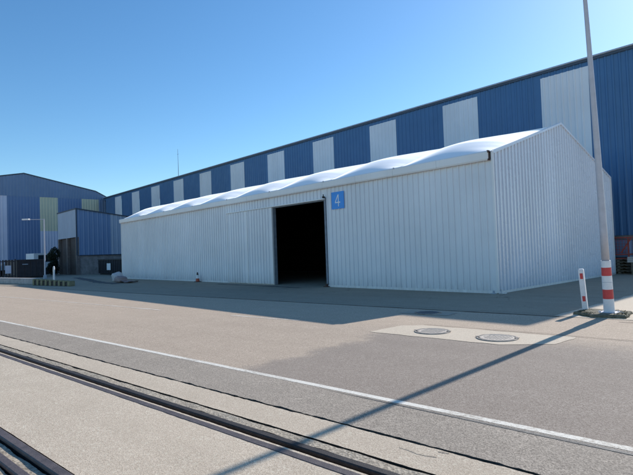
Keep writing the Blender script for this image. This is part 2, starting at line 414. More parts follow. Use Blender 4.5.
# ------------------------------------------------------------------ the white storage shed
L, W, H, PK = 32.32, 11.56, 4.79, 6.61
shed = thing('storage_shed', 'long white corrugated shed numbered 4, with cushioned membrane roof and open doorway', 'shed', (0,0,0))
DX0, DX1, DZ = -12.10, -8.17, 3.97
m = MB()
wall_sheet(m, (0,0,0), (1,0,0), (0,-1,0), -L, DX0, .02, 4.52)
wall_sheet(m, (0,0,0), (1,0,0), (0,-1,0), DX1, -.03, .02, 4.52)
wall_sheet(m, (0,0,0), (1,0,0), (0,-1,0), DX0, DX1, DZ, 4.52)
m.build('front_wall', WHITE, shed)
gz = lambda u: H-.04 + (PK-H)*(1-abs(u-W/2)/(W/2))
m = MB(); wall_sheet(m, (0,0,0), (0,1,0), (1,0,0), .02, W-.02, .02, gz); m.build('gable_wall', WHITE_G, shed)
m = MB(); wall_sheet(m, (-L,0,0), (0,1,0), (-1,0,0), .02, W-.02, .02, gz); m.build('gable_wall', WHITE, shed)
m = MB(); wall_sheet(m, (0,W,0), (1,0,0), (0,1,0), -L, 0, .02, 4.52); m.build('back_wall', WHITE, shed)
# near-black shell that paints the shade of the unlit inside
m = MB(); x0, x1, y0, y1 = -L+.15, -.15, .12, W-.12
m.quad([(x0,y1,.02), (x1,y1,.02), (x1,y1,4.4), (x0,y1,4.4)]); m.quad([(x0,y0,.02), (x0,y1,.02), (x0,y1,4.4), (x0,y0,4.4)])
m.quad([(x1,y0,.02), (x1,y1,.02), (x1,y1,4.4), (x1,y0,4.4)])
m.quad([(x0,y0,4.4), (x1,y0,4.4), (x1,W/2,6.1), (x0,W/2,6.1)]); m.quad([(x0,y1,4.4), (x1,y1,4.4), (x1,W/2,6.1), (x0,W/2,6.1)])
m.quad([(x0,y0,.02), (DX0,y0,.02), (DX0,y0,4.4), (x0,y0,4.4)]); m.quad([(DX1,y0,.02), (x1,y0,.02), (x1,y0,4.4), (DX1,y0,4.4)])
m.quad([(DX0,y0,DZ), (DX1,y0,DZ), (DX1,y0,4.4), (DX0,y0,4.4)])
m.build('inner_shade_shell', INSIDE_SHADE, shed)
# roof: eight cushions between trusses
NB = 8; BW = L/NB
def roof_z(u, v):
    """u 0..1 in the bay, v 0..1 across the whole roof, eave to eave"""
    y = -.05+v*(W+.1)
    base = H-.02 + (PK-H)*(1-abs(y-W/2)/(W/2))
    base -= .10*math.exp(-((y-W/2)/.6)**2)
    e = min(v, 1-v)*2
    t_ = max(0, (e-.22)/.78); rise = (min(1, e/.22))**.6 * (1-.95*t_*t_*(3-2*t_))
    return y, base + .38*rise*(math.sin(math.pi*u)**.72 if 0 < u < 1 else 0)
for bi in range(NB):
    m = MB(); nu, nv = 28, 110; xa = -L+bi*BW; k0 = 1+random.uniform(-.06,.06)
    rows = []
    for j in range(nv+1):
        row = []
        vv = .5-.5*math.cos(math.pi*j/nv) if True else j/nv
        for i in range(nu+1):
            u = i/nu; uu = .5-.5*math.cos(math.pi*u)
            y, z = roof_z(uu, vv)
            z += .010*noise.noise((uu*3+bi*9, y*.9, 1))*math.sin(math.pi*uu)
            du_ = min(uu, 1-uu)*BW                       # tension wrinkles running in from the trusses
            z += .016*noise.noise((y*3.2, bi*5.0, uu*.8))*math.exp(-du_/.55)*min(1, du_/.12)
            row.append((xa+uu*BW, y, z))
        rows.append(row)
    m.loft(rows, cap=False, closed=False); m.build('roof_cushion', MEMBR, shed, smooth=True)
m = MB()
for bi in range(NB+1):                                    # lashing seams on the trusses
    x = -L+bi*BW; 
    if bi == NB: x -= .035
    if bi == 0: x += .035
    for (ya, za, yb, zb) in ((-.05,H-.03,W/2,PK-.03), (W/2,PK-.03,W+.05,H-.03)):
        m.loft([[(x-.03,ya,za), (x+.03,ya,za), (x+.03,ya,za+.02), (x-.03,ya,za+.02)], [(x-.03,yb,zb), (x+.03,yb,zb), (x+.03,yb,zb+.02), (x-.03,yb,zb+.02)]])
each(m, 'roof_seam', TRIM, shed)
# eave gutters
for sgn, y in ((-1, 0), (1, W)):
    m = MB()
    prof = [(0,4.50), (-.14,4.47), (-.17,4.52), (-.18,4.75), (-.15,4.79), (-.04,4.80), (0,4.78)]
    if sgn > 0: prof = [(-a, b) for a, b in prof]
    xs = [-L-.06+i*(L-.02)/16 for i in range(17)]
    for i in range(16):
        m.loft([[(xs[i]+.004, y+a-sgn*0, b+.006*noise.noise((xs[i], 0, 0))) for a, b in prof], [(xs[i+1]-.004, y+a, b+.006*noise.noise((xs[i+1], 0, 0))) for a, b in prof]])
    gt = m.build('gutter', TRIM, shed)
    if sgn < 0:
        m = MB(); m.box(-.105,-.060,-.165,-.03,4.72,4.80); m.box(-.100,-.07,-.10,-.05,4.52,4.72); m.box(-.105,-.055,-.150,-.03,4.47,4.52); m.build('end_bracket', RUST, gt)
        for bi in range(1, NB):
            mm = MB(); x = -L+bi*BW; mm.box(x-.03,x+.03,-.195,-.181,4.74,4.80); mm.build('truss_clip', GTRIM, gt)
# corner and verge trim
m = MB()
m.box(-.03,.045,-.050,.02,.02,4.78, bev=.006); each(m, 'corner_trim', TRIM, shed)
m = MB(); m.box(-L-.045,-L+.03,-.050,.02,.02,4.5); each(m, 'corner_trim', TRIM, shed)
m = MB(); m.box(-.03,.05,W-.02,W+.05,.02,4.78); each(m, 'corner_trim', TRIM, shed)
m = MB()
for (ya, yb) in ((0,W/2), (W,W/2)):
    za, zb = gz(0), gz(W/2)
    m.loft([[(-.02,ya,za-.06), (.055,ya,za-.06), (.055,ya,za+.03), (-.02,ya,za+.03)], [(-.02,yb,zb-.06), (.055,yb,zb-.06), (.055,yb,zb+.03), (-.02,yb,zb+.03)]])
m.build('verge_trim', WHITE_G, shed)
m = MB(); m.box(-L-.05,DX0,-.045,-.034,.006,.10); m.box(DX1,-.03,-.045,-.034,.006,.10); m.box(.034,.047,-.03,W,.006,.09); each(m, 'base_flashing', TRIM, shed)
# doorway: frame, header track, sliding leaf
m = MB(); m.box(DX0-.0,DX0+.06,-.06,.13,.01,DZ-.05); m.box(DX1-.05,DX1+.05,-.06,.13,.01,DZ+.10); m.box(DX0,DX1-.05,-.055,.13,DZ-.05,DZ+.02); m.build('door_frame', m_plain('frame_grey', (.20,.23,.27), .6, .2, 4, dirt=.3), shed)
m = MB(); m.box(-16.42,DX1+.05,-.16,-.034,DZ-.00,DZ+.045); m.build('door_track', TRIM, shed)
leaf = MB(); wall_sheet(leaf, (0,-.10,0), (1,0,0), (0,-1,0), -16.30, -14.33, .05, DZ-.01); wall_sheet(leaf, (0,-.10,0), (1,0,0), (0,-1,0), -14.29, DX0+.01, .05, DZ-.01)
lo = leaf.build('sliding_door', WHITE, shed)
m = MB(); m.box(DX0+.01,DX0+.05,-.145,-.065,.05,DZ-.01); m.box(-16.34,-16.30,-.145,-.065,.05,DZ-.01); m.box(-14.33,-14.29,-.140,-.10,.05,DZ-.01); each(m, 'door_edge', TRIM, lo)
m = MB(); m.box(-8.21,-8.12,-.19,-.06,4.02,4.12, bev=.02); m.tube([(-8.165,-.13,4.11), (-8.165,-.13,4.20)], .022, 8); m.build('track_stop', BLACK, shed)
# foot plates
m = MB(); m.box(-.20,-.05,-.15,-.05,.006,.025); m.box(-.15,-.11,-.10,-.05,.0255,.10); each(m, 'anchor_plate', GTRIM, shed)
m = MB(); m.box(-8.28,-8.02,-.22,-.06,.006,.04); m.box(-8.2,-8.12,-.16,-.06,.04,.14); each(m, 'anchor_plate', RUST, shed)
m = MB(); m.box(.045,.20,.05,.20,.006,.03); m.box(.05,.10,.09,.15,.03,.14); each(m, 'anchor_plate', TRIM, shed)
# number sign
m = MB(); m.box(-7.72,-6.955,-.052,-.034,3.475,4.235); so = m.build('number_sign', SIGNB, shed)
m = MB(); cx, cz = -7.335, 3.845; y_ = -.0545
def bar(p, q, w):
    a = Vector(p); b = Vector(q); n_ = Vector((-(b-a).y, (b-a).x)).normalized()*w/2
    m.quad([(cx+c.x, y_, cz+c.y) for c in (a+n_, a-n_, b-n_, b+n_)])
bar((.035,.255), (-.150,-.065), .045); y_ -= .0015; bar((-.163,-.085), (.165,-.085), .045); y_ -= .0015; bar((.052,.262), (.052,-.265), .048)
m.build('digit_four', SIGNW, so)

# ------------------------------------------------------------------ big blue hall behind
YB, HB, BX0, BX1 = 13.0, 11.42, -75.0, 2.6
hall = thing('striped_hall', 'very long tall blue hall with evenly spaced pale panels behind the white shed', 'hall', (BX0+35, YB, 0))
def loc(mb, root):                                  # world coordinates -> the thing's own space
    o = Vector(root.location); mb.v = [tuple(Vector(p)-o) for p in mb.v]; return mb
blues = MB(); whites = []
wx0 = -3.72
edges = []
x = BX0; k_ = -10
segs = []
for i in range(-11, 1):
    a = wx0+6.476*i; segs.append((a, a+2.53))
cur = BX0
for a, b_ in segs:
    if b_ < BX0: continue
    a = max(a, BX0)
    if a > cur: wall_sheet(blues, (0,YB,0), (1,0,0), (0,-1,0), cur, a, 1.9, HB-.19, pitch=.33, h=.04, foot=.14, top=.07)
    w = MB(); wall_sheet(w, (0,YB-.012,0), (1,0,0), (0,-1,0), a, b_, 1.9, HB-.42, pitch=.33, h=.04, foot=.14, top=.07)
    if a > BX0+.1: loc(w, hall).build('pale_panel', PANEL, hall)
    wall_sheet(blues, (0,YB,0), (1,0,0), (0,-1,0), a, b_, HB-.42, HB-.19, pitch=.33, h=.04, foot=.14, top=.07)
    cur = b_
wall_sheet(blues, (0,YB,0), (1,0,0), (0,-1,0), cur, BX1, 1.9, HB-.19, pitch=.33, h=.04, foot=.14, top=.07)
wall_sheet(blues, (BX1,YB,0), (0,1,0), (1,0,0), 0, 36, 1.9, HB-.19, pitch=.33, h=.04, foot=.14, top=.07)
loc(blues, hall).build('wall', BLUE, hall)
m = MB(); m.box(BX0,BX1-.1,YB+.06,YB+.4,0,1.9); m.box(BX1-.4,BX1-.06,YB+.4,YB+36,0,1.9); m.quad([(BX0,YB+36,0), (BX1,YB+36,0), (BX1,YB+36,HB), (BX0,YB+36,HB)]); loc(m, hall).build('plinth', BASEC, hall)
m = MB(); m.box(BX0-.5,BX1+.06,YB-.10,YB+.05,HB-.19,HB-.05); m.box(BX1-.04,BX1+.10,YB+.05,YB+36,HB-.19,HB-.05); loc(m, hall).build('eave_fascia', DTRIM, hall)
m = MB(); m.box(BX0-.5,BX1+.09,YB-.16,YB+.06,HB-.05,HB+.03, bev=.02); loc(m, hall).build('gutter', GTRIM, hall)
m = MB(); m.quad([(BX0,YB,HB-.02), (BX1+.08,YB,HB-.02), (BX1+.08,YB+18,HB+.9), (BX0,YB+18,HB+.9)]); m.quad([(BX0,YB+36,HB-.02), (BX1+.08,YB+36,HB-.02), (BX1+.08,YB+18,HB+.9), (BX0,YB+18,HB+.9)]); loc(m, hall).build('roof', ROOFM, hall)
# antenna on its roof edge
ant = thing('antenna_mast', 'thin grey aerial mast standing on the roof edge of the long striped hall', 'antenna', (-48.5, YB+.4, HB))
m = MB(); m.tube([(0,0,-.1), (0,0,1.6), (0,0,3.55)], [.035,.025,.014], 8); m.build('mast', DTRIM, ant)
m = MB(); m.box(-.15,.15,-.15,.15,-.05,.05); m.build('base_plate', DTRIM, ant)
m = MB(); m.tube([(-.2,0,2.9), (.2,0,2.9)], .012, 6); m.build('aerial_rod', DTRIM, ant)

# ------------------------------------------------------------------ gabled hall at the left, end-on
GX = -73.2
gh = thing('gabled_hall', 'wide slate blue gabled hall with sage green and lavender panels at the far left', 'hall', (GX, 1.74, 0))
def gh_top(y):
    d = abs(y-1.74)
    return 14.5-.205*d if d < 10.0 else 12.45-.51*(d-10.0)
ZP = 11.12
def ghw(name, y0, y1, z0, z1, mat, dx=0.0):
    w = MB(); wall_sheet(w, (GX+dx,0,0), (0,1,0), (1,0,0), y0, y1, z0, z1, pitch=.4, h=.035, foot=.2, top=.1)
    loc(w, gh).build(name, mat, gh)
ghw('gable_band', -10.5, 14.0, ZP, lambda y: min(gh_top(y), 14.5), SLATE, .02)
for y0, y1, z0, z1, mat, nm in ((-10.5,-6.4,0,ZP,HBLUE,'blue_panel'), (-6.4,-.44,0,ZP,LAV,'lavender_panel'), (-.44,3.755,0,ZP,HBLUE,'blue_panel'), (3.755,6.2,6.1,ZP,GREEN,'green_panel'), (3.755,6.2,0,6.1,LAV,'lavender_panel'),
        (6.2,9.6,0,ZP,HBLUE,'blue_panel'), (9.6,12.17,6.1,ZP,GREEN,'green_panel'), (9.6,12.17,0,6.1,LAV,'lavender_panel'), (12.17,13.98,0,ZP,SLATE,'slate_panel')):
    ghw(nm, y0, y1, z0, z1, mat)
m = MB()
prof = [(-10.6,gh_top(-8.26)-.9), (-8.26,gh_top(-8.26)), (1.74,14.5), (11.74,12.45), (14.0,11.30)]
for (ya, za), (yb, zb) in zip(prof, prof[1:]):
    m.loft([[(GX+.06,ya,za-.12), (GX+.06,yb,zb-.12), (GX+.06,yb,zb+.06), (GX+.06,ya,za+.06)], [(GX-40,ya,za-.12), (GX-40,yb,zb-.12), (GX-40,yb,zb+.06), (GX-40,ya,za+.06)]])
loc(m, gh).build('roof', DTRIM, gh)
m = MB(); m.quad([(GX,-10.5,0), (GX-40,-10.5,0), (GX-40,-10.5,11.4), (GX,-10.5,11.4)]); loc(m, gh).build('side_wall', SLATE, gh)

# ------------------------------------------------------------------ small annex in front of it
AX, AY, AH = -49.6, 1.70, 7.22
ann = thing('annex_building', 'small blue annex with sloping top and tall dark doorway, left of the white shed', 'building', (AX, AY, 0))
at = lambda y: AH-.131*(y-AY)
AL = -56.55
m = MB(); kw = dict(pitch=.5, h=.035, foot=.18, top=.08)
wall_sheet(m, (AX,0,0), (0,1,0), (1,0,0), AY+.05, 5.37, 2.17, at, **kw); loc(m, ann).build('blue_wall', ABLUE, ann)
m = MB(); wall_sheet(m, (AX,0,0), (0,1,0), (1,0,0), 5.37, 13.9, 2.17, at, **kw); loc(m, ann).build('pale_wall', AGREY, ann)
m = MB(); wall_sheet(m, (0,AY,0), (1,0,0), (0,-1,0), AL, AX-.05, 4.15, AH, **kw); loc(m, ann).build('front_wall', AGREY, ann)
m = MB(); m.box(AX-.35,AX-.08,AY+.2,13.9,0,2.17); loc(m, ann).build('base_wall', BASEC, ann)
m = MB(); m.box(AX-.32,AX+.02,AY-.03,AY+.30,0,4.15); m.box(AL,AL+.4,AY-.03,AY+.30,0,4.15); each(loc(m, ann), 'door_jamb', DPOST, ann)
m = MB(); m.box(-53.35,-52.85,AY-.02,AY+.25,0,4.15); loc(m, ann).build('centre_post', DPOST, ann)
for a, b_ in ((AL+.4,-53.35), (-52.85,AX-.32)):
    m = MB(); m.box(a,b_,AY+.25,AY+.32,0,4.15)
    for i in range(1, 5): m.box(a,b_,AY+.22,AY+.25,i*.83-.03,i*.83+.03)
    loc(m, ann).build('door_leaf', DOORB, ann)
m = MB(); m.quad([(AL,AY,0), (AL,13.9,0), (AL,13.9,at(13.9)), (AL,AY,AH)]); loc(m, ann).build('side_wall', AGREY, ann)
m = MB(); m.loft([[(AL-.1,AY-.08,AH+.0), (AX+.1,AY-.08,AH+.0), (AX+.1,AY-.08,AH+.12), (AL-.1,AY-.08,AH+.12)], [(AL-.1,13.9,at(13.9)), (AX+.1,13.9,at(13.9)), (AX+.1,13.9,at(13.9)+.12), (AL-.1,13.9,at(13.9)+.12)]]); loc(m, ann).build('roof', DTRIM, ann)
m = MB(); m.box(AX-.02,AX+.07,AY-.06,AY+.06,2.17,AH); m.box(AX,AX+.05,AY+.06,13.9,2.07,2.17); each(loc(m, ann), 'corner_trim', DTRIM, ann)

# ------------------------------------------------------------------ street lamp with hazard bands, bollard, pad
PX, PY = 4.45, -3.63
pad = tag(None or (lambda: None)() or bpy.data.objects.new('lamp_plinth', None), 'low mossy concrete plinth under the right-hand lamp post and hazard post', 'plinth')
COL.objects.link(pad); pad.location = (4.33,-3.66,0)
m = MB()
c4 = [Vector((3.80,-3.85)), Vector((4.29,-4.17)), Vector((4.87,-4.00)), Vector((4.75,-3.20)), Vector((3.87,-3.20))]
ring = []
for i, p in enumerate(c4):
    q = c4[(i+1) % 5]
    for k_ in range(10):
        c = p.lerp(q, k_/10); d = .03*noise.noise((c.x*7, c.y*7, 0)); ring.append((c.x-4.33+d, c.y+3.66+d))
m.loft([[(x*1.03,y*1.03,0) for x, y in ring], [(x*1.01,y*1.01,.055+.015*noise.noise((x*6,y*6,1))) for x, y in ring], [(x*.95,y*.95,.075+.012*noise.noise((x*6,y*6,1))) for x, y in ring]])
m.build('slab', PADM, pad)
m = MB(); rnd = random.Random(8)
for i in range(1500):
    a = rnd.random()*6.283; r_ = rnd.random()**.35
    k_ = int(a/6.283*len(ring)) % len(ring); x, y = ring[k_][0]*(.42+.62*r_), ring[k_][1]*(.42+.62*r_)
    if noise.noise((x*3.1, y*3.1, 4)) < -.12: continue
    hgt = rnd.uniform(.012,.040); a2 = rnd.random()*6.283; w = rnd.uniform(.004,.012); lx, ly = rnd.uniform(-.05,.05), rnd.uniform(-.05,.05)
    z0 = .065 if r_ < .85 else .01
    m.quad([(x-w*math.cos(a2), y-w*math.sin(a2), z0), (x+w*math.cos(a2), y+w*math.sin(a2), z0), (x+lx, y+ly, z0+hgt)])
wo = m.build('weeds', WEED); wo.location = pad.location; wo['kind'] = 'stuff'; tag(wo, 'dry weeds and moss growing along the lamp plinth', 'weeds')

lamp = thing('street_lamp', 'tall grey lamp post with red and white bands at its foot, right of the shed', 'street lamp', (PX, PY, .07))
lean = lambda z: (.0, -.052*z-.0032*z*z, z)
radf = lambda z: .086-.0065*z
Z = [1.12, 1.8, 2.6, 3.4, 4.2, 5.0, 5.8, 6.5, 7.1, 7.6]
m = MB(); pts = [lean(z) for z in Z]; rr = [radf(z) for z in Z]
for a in range(1, 7):
    t = a/6*R(78); pts.append((0, pts[9][1]-1.1*(1-math.cos(t)), 7.6+1.1*math.sin(t))); rr.append(.034)
m.tube(pts, rr, 16); m.build('pole', GALV, lamp, smooth=True)
end = pts[-1]
m = MB(); m.loft([[(x*.5, end[1]+.05-.0, end[2]+z) for x, z in ((-.09,-.03), (.09,-.03), (.07,.05), (-.07,.05))], [(x, end[1]-.3, end[2]+z+.03) for x, z in ((-.13,-.05), (.13,-.05), (.10,.06), (-.10,.06))], [(x*.7, end[1]-.7, end[2]+z+.04) for x, z in ((-.10,-.03), (.10,-.03), (.08,.04), (-.08,.04))]]); m.build('lantern', GALV, lamp)
zs = [(0,.30,0), (.30,.505,1), (.505,.80,0), (.80,1.0-.02,1), (.98,1.125,0)]
for za, zb, mi in zs:
    m = MB(); r_ = lambda z: .108-.012*z
    m.tube([lean(za), lean((za+zb)/2), lean(zb)], [r_(za), r_((za+zb)/2), r_(zb)], 20)
    m.build('red_band' if mi else 'white_band', RPAINT if mi else WPAINT, lamp, smooth=False)
m = MB(); m.box(-.05,.05,-.121,-.090,.58,.70); 
m = MB(); m.tube([(0,-.034,.655), (0,-.034,.662)], .1045, 20); m.build('band_joint', GTRIM, lamp)
m = MB(); m.box(-.17,.17,-.17,.17,-.02,.012, bev=.006)
for sx in (-1, 1):
    for sy in (-1, 1): m.tube([(sx*.135,sy*.135,.005), (sx*.135,sy*.135,.035)], .014, 6)
m.build('base_plate', GALV, lamp)
m = MB(); rnd = random.Random(3)
for i in range(9):
    a = rnd.uniform(-.6,2.2)+i; x, y, s_ = .24*math.cos(a)+.02, .24*math.sin(a), rnd.uniform(.018,.034)
    m.box(x-s_,x+s_,y-s_*.7,y+s_*.7,-.02,s_*.9-.01, bev=.012)
each(m, 'mortar_chip', WPAINT, lamp)

bol = thing('hazard_post', 'short white square post with two red patches, leaning beside the lamp post', 'bollard', (3.88,-3.38,.05))
Mb = Matrix.Rotation(R(3.6), 4, Vector((.738,-.674,0))) @ Matrix.Rotation(R(12), 4, 'Z')
m = MB(); m.box(-.055,.055,-.055,.055,-.03,.93, 0, Mb, bev=0); 
m.build('post', WPAINT, bol)
m = MB(); m.loft([[(sx*.055,sy*.055,.93) for sx, sy in ((-1,-1),(1,-1),(1,1),(-1,1))], [(sx*.042,sy*.042,.952) for sx, sy in ((-1,-1),(1,-1),(1,1),(-1,1))]], 0, Mb); m.build('cap', WPAINT, bol)
for z0, z1 in ((.215,.335), (.725,.855)):
    m = MB(); m.box(-.028,.034,-.0575,-.0550+.0005,z0,z1,0,Mb); m.build('red_patch', RPAINT, bol)

# ------------------------------------------------------------------ manhole covers
def cover(x, y, lab, mat, rx=.29):
    o = thing('manhole_cover', lab, 'manhole cover', (x,y,.011), ROAD)
    m = MB(); seg = 40
    m.loft([[(r_*math.cos(t), r_*math.sin(t), z) for t in [2*math.pi*k/seg for k in range(seg)]] for r_, z in ((rx+.05,0), (rx+.045,.012), (rx+.012,.012), (rx+.008,.001), (rx-.004,.001))], cap=False); m.build('frame_ring', CRING, o)
    m = MB(); m.loft([[(r_*math.cos(t), r_*math.sin(t), z) for t in [2*math.pi*k/seg for k in range(seg)]] for r_, z in ((rx-.006,.0), (rx-.008,.012), (rx-.05,.013), (rx-.055,.008), (.02,.008))])
    for i in range(-4, 5):
        for j in range(-4, 5):
            if math.hypot(i, j)*.055 < rx-.075: m.box(i*.055-.018,i*.055+.018,j*.055-.008,j*.055+.008,.0075,.0115)
    m.build('lid', mat, o)
    m = MB()
    for a in (.3, 3.44): m.box((rx+.02)*math.cos(a)-.035,(rx+.02)*math.cos(a)+.035,(rx+.02)*math.sin(a)-.03,(rx+.02)*math.sin(a)+.03,.012,.02)
    each(m, 'lifting_lug', CRING, o)
cover(2.62,-7.58, 'sunlit round manhole cover on the pale slab, the left of the pair', COVER)
cover(3.90,-7.52, 'sunlit round manhole cover on the pale slab, the right of the pair', COVER, .30)
cover(.95,-5.34, 'dark round manhole cover lying in the shade in front of the white shed', m_plain('shaded_iron', (.13,.13,.135), .7, .2, 30, .5), .27)  # shade put into the lid colour, darker than on the sunlit pair

# ------------------------------------------------------------------ traffic cone by the wall
cone = thing('traffic_cone', 'small orange and white traffic cone with a dark tip against the white shed wall', 'traffic cone', (-19.6,-.28,.006))
def rings_(lst, seg=18): return [[(r_*math.cos(t), r_*math.sin(t), z) for t in [2*math.pi*k/seg for k in range(seg)]] for r_, z in lst]
m = MB(); m.box(-.17,.17,-.17,.17,0,.035, bev=.012); m.build('base', BLACK, cone)
m = MB(); m.loft(rings_([(.13,.035), (.098,.22)])); m.build('lower_body', ORANGE, cone)
m = MB(); m.loft(rings_([(.098,.22), (.060,.43)])); m.build('white_sleeve', WPAINT, cone)
m = MB(); m.loft(rings_([(.060,.43), (.035,.58), (.025,.60)])); m.build('tip', BLACK, cone)

# ------------------------------------------------------------------ stillage and pallets behind the shed's far corner
for i, nm in enumerate(('lowest', 'second from the ground', 'middle', 'second from the top', 'topmost')):
    m = MB(); z = .145*i; jx = random.uniform(-.03,.03)
    for y in (0,.55,1.0):
        m.box(0,1.25,y,y+.10,0,.028)
        for x in (0,.55,1.13): m.box(x,x+.12,y,y+.10,.028,.110)
    for k in range(6): m.box(k*.228,k*.228+.115,0,1.10,.110,.135)
    o = m.build('timber_pallet', WOOD); o.location = (-.46+jx,11.70,.012+z)
    tag(o, f'weathered timber pallet, {nm} of the stack under the red stillage', 'pallet', 'pallets stacked by the far shed corner')
st = thing('steel_stillage', 'red steel frame cage standing on a stack of timber pallets at the right edge', 'stillage', (-.42,11.73,.735))
m = MB()
for x in (0,.98):
    for y in (0,.95): m.box(x,x+.06,y,y+.06,0,1.08)
for z in (.0,.20,1.02):
    for y in (0,.95): m.box(.06,.98,y+.005,y+.055,z,z+.055)
    for x in (0,.98): m.box(x+.005,x+.055,.06,.95,z,z+.055)
m.build('frame', RED, st)
m = MB()
for i in range(7): m.box(.1+i*.13,.115+i*.13,.02,.035,.25,1.02)
for i in range(5): m.box(.06,.98,.016,.030,.32+i*.14,.335+i*.14)
m.build('mesh_side', RED, st)
m = MB(); m.box(.07,.97,.5,.9,.06,.92, bev=.04); m.build('wrapped_load', SLATE, st)
m = MB(); m.tube([(.70,-.02,.30), (1.16,-.05,1.0)], .035, 8); m.build('brace', RED, st)
m = MB(); rnd = random.Random(2)
for i in range(3): m.box(.0,1.9,-.25+.02*i,.30-.03*i,.09*i,.09*i+.085, bev=.01)
o = m.build('timber_block', PALE_WOOD); o.location = (.44,11.5,.58); 
m2 = MB(); m2.box(0,1.9,-.3,.3,0,.568); 
for i in range(4): m2.box(.1+i*.45,.3+i*.45,-.31,-.301,.05,.52)
o2 = m2.build('wooden_crate', WOOD); o2.location = (.80,11.6,.012); tag(o2, 'dark wooden crate on the ground beside the pallet stack, under the pale planks', 'crate')
o.location = (.62,11.6,.582); tag(o, 'pale grey timber planks lying on the dark crate at the right edge', 'timber')

CY0, CY1, NY0, NY1 = -4.36, -1.82, -5.29, -4.79
# ------------------------------------------------------------------ yard clutter at the left
def skip(name, label, cat, loc_, rz, lx, ly, h, mat, ribn):
    o = thing(name, label, cat, loc_, rz)
    m = MB(); t = .06
    m.box(0,lx,0,t,.12,h); m.box(0,lx,ly-t,ly,.12,h); m.box(0,t,t,ly-t,.12,h); m.box(lx-t,lx,t,ly-t,.12,h); m.box(t,lx-t,t,ly-t,.12,.2); m.build('body', mat, o)
    m = MB()
    for i in range(ribn): 
        x = lx*(i+.5)/ribn; m.box(x-.05,x+.05,-.07,0,.15,h-.1); m.box(x-.05,x+.05,ly,ly+.07,.15,h-.1)
    each(m, 'side_rib', mat, o)
    m = MB(); m.box(-.05,lx+.05,-.08,-.001,h-.10,h+.02); m.box(-.05,lx+.05,ly+.001,ly+.08,h-.10,h+.02); each(m, 'top_rail', mat, o)
    m = MB(); m.box(.2,lx-.2,.1,.3,0,.12); m.box(.2,lx-.2,ly-.3,ly-.1,0,.12); each(m, 'skid', BLACK, o)
    return o
sk = skip('waste_skip', 'blue black ribbed waste skip with a white notice, between the annex and the white shed', 'skip', (-47.1,3.1,.006), R(-2), 8.2, 2.3, 1.62, SKIP, 16)
m = MB(); m.box(3.0,4.15,-.085,-.075,.50,1.18); m.build('notice', SIGNW, sk)
sk2 = skip('waste_skip', 'charcoal open container standing in front of the white truck at the far left', 'skip', (-48.0,CY0,.006), R(90), CY1-CY0, 5.6, 1.84, SKIP2, 5)
m = MB(); m.box(.45,.95,-.085,-.072,1.35,1.42); m.build('plate', GTRIM, sk2)
fe = thing('bar_fence', 'dark fence of upright bars with a white notice at the far left edge', 'fence', (-48.0,CY0-.08,0), R(90))
m = MB()
for i in range(34): m.box(-.26*i-.13,-.26*i,-.02,.02,.10,1.88)
m.build('bars', SKIP2, fe)
m = MB(); m.box(-9,0,.02,.07,.25,.33); m.box(-9,0,.02,.07,1.68,1.76); each(m, 'cross_rail', SKIP2, fe)
m = MB()
for x in (-8.9,-5.9,-2.95,-.05): m.box(x-.05,x+.05,.07,.17,0,1.95)
each(m, 'fence_post', SKIP2, fe)
m = MB(); m.box(NY0-CY0,NY1-CY0,-.05,-.03,.55,1.32); m.build('notice', LAV, fe)
# kerb beam, hazard kerb
m = MB(); m.box(-13,0,0,.55,0,.34, bev=.03); m.box(-12.8,-.1,.02,.53,.34,.43, bev=.02)
kb = m.build('kerb_beam', [KERB]); kb.location = (-31.4,-6.70,0); kb.rotation_euler.z = R(9.3); tag(kb, 'long low grey concrete kerb beam in front of the dark container at the left edge', 'kerb')
hk = thing('hazard_kerb', 'low kerb of dull yellow and black blocks ending the grey kerb beam, behind the pale post', 'kerb', (-30.0,-7.08,0), R(10.3))
m = MB(); m2 = MB()
for i in range(17):
    x = i*.302; h_ = .44-.006*i
    if i % 2 == 0: m.box(x+.03,x+.25,0,.4,0,h_, bev=.03)
    else: m2.box(x-.048,x+.028,.05,.36,0,h_-.10); m2.box(x+.030,x+.30,.06,.34,0,h_-.13)
each(m, 'yellow_block', YELL, hk); each(m2, 'black_block', BLACK, hk)
wp = thing('white_post', 'thin pale post with a rounded top standing by the yellow and black kerb', 'bollard', (-27.5,-6.35,0))
m = MB(); m.tube([(0,0,0), (0,0,1.1), (0,0,1.22), (0,0,1.28)], [.065,.065,.055,.02], 12); m.build('shaft', WPAINT, wp)
m = MB(); m.tube([(0,0,0), (0,0,.04)], .14, 12); m.build('foot', GTRIM, wp)
# lamp with side arm
l2 = thing('street_lamp', 'slim pale lamp post with a level side arm above the dark container at the left', 'street lamp', (-42.2,-3.29,0))
ad = Vector((-.674,-.738,0))
m = MB(); m.tube([(0,0,0), (0,0,2), (0,0,5.50)], [.075,.06,.045], 10); m.build('pole', GALV, l2)
m = MB(); m.tube([(0,0,5.45), tuple(ad*1.65+Vector((0,0,5.50)))], .028, 8); m.build('arm', GALV, l2)
m = MB(); Ml = Matrix.Translation(ad*1.35+Vector((0,0,5.44))) @ Matrix.Rotation(math.atan2(ad.y, ad.x), 4, 'Z'); m.box(0,.62,-.12,.12,0,.13,0,Ml); m.build('lantern', WPAINT, l2)
m = MB(); m.box(-.12,.12,-.12,.12,0,.35, bev=.02); m.build('base', GTRIM, l2)
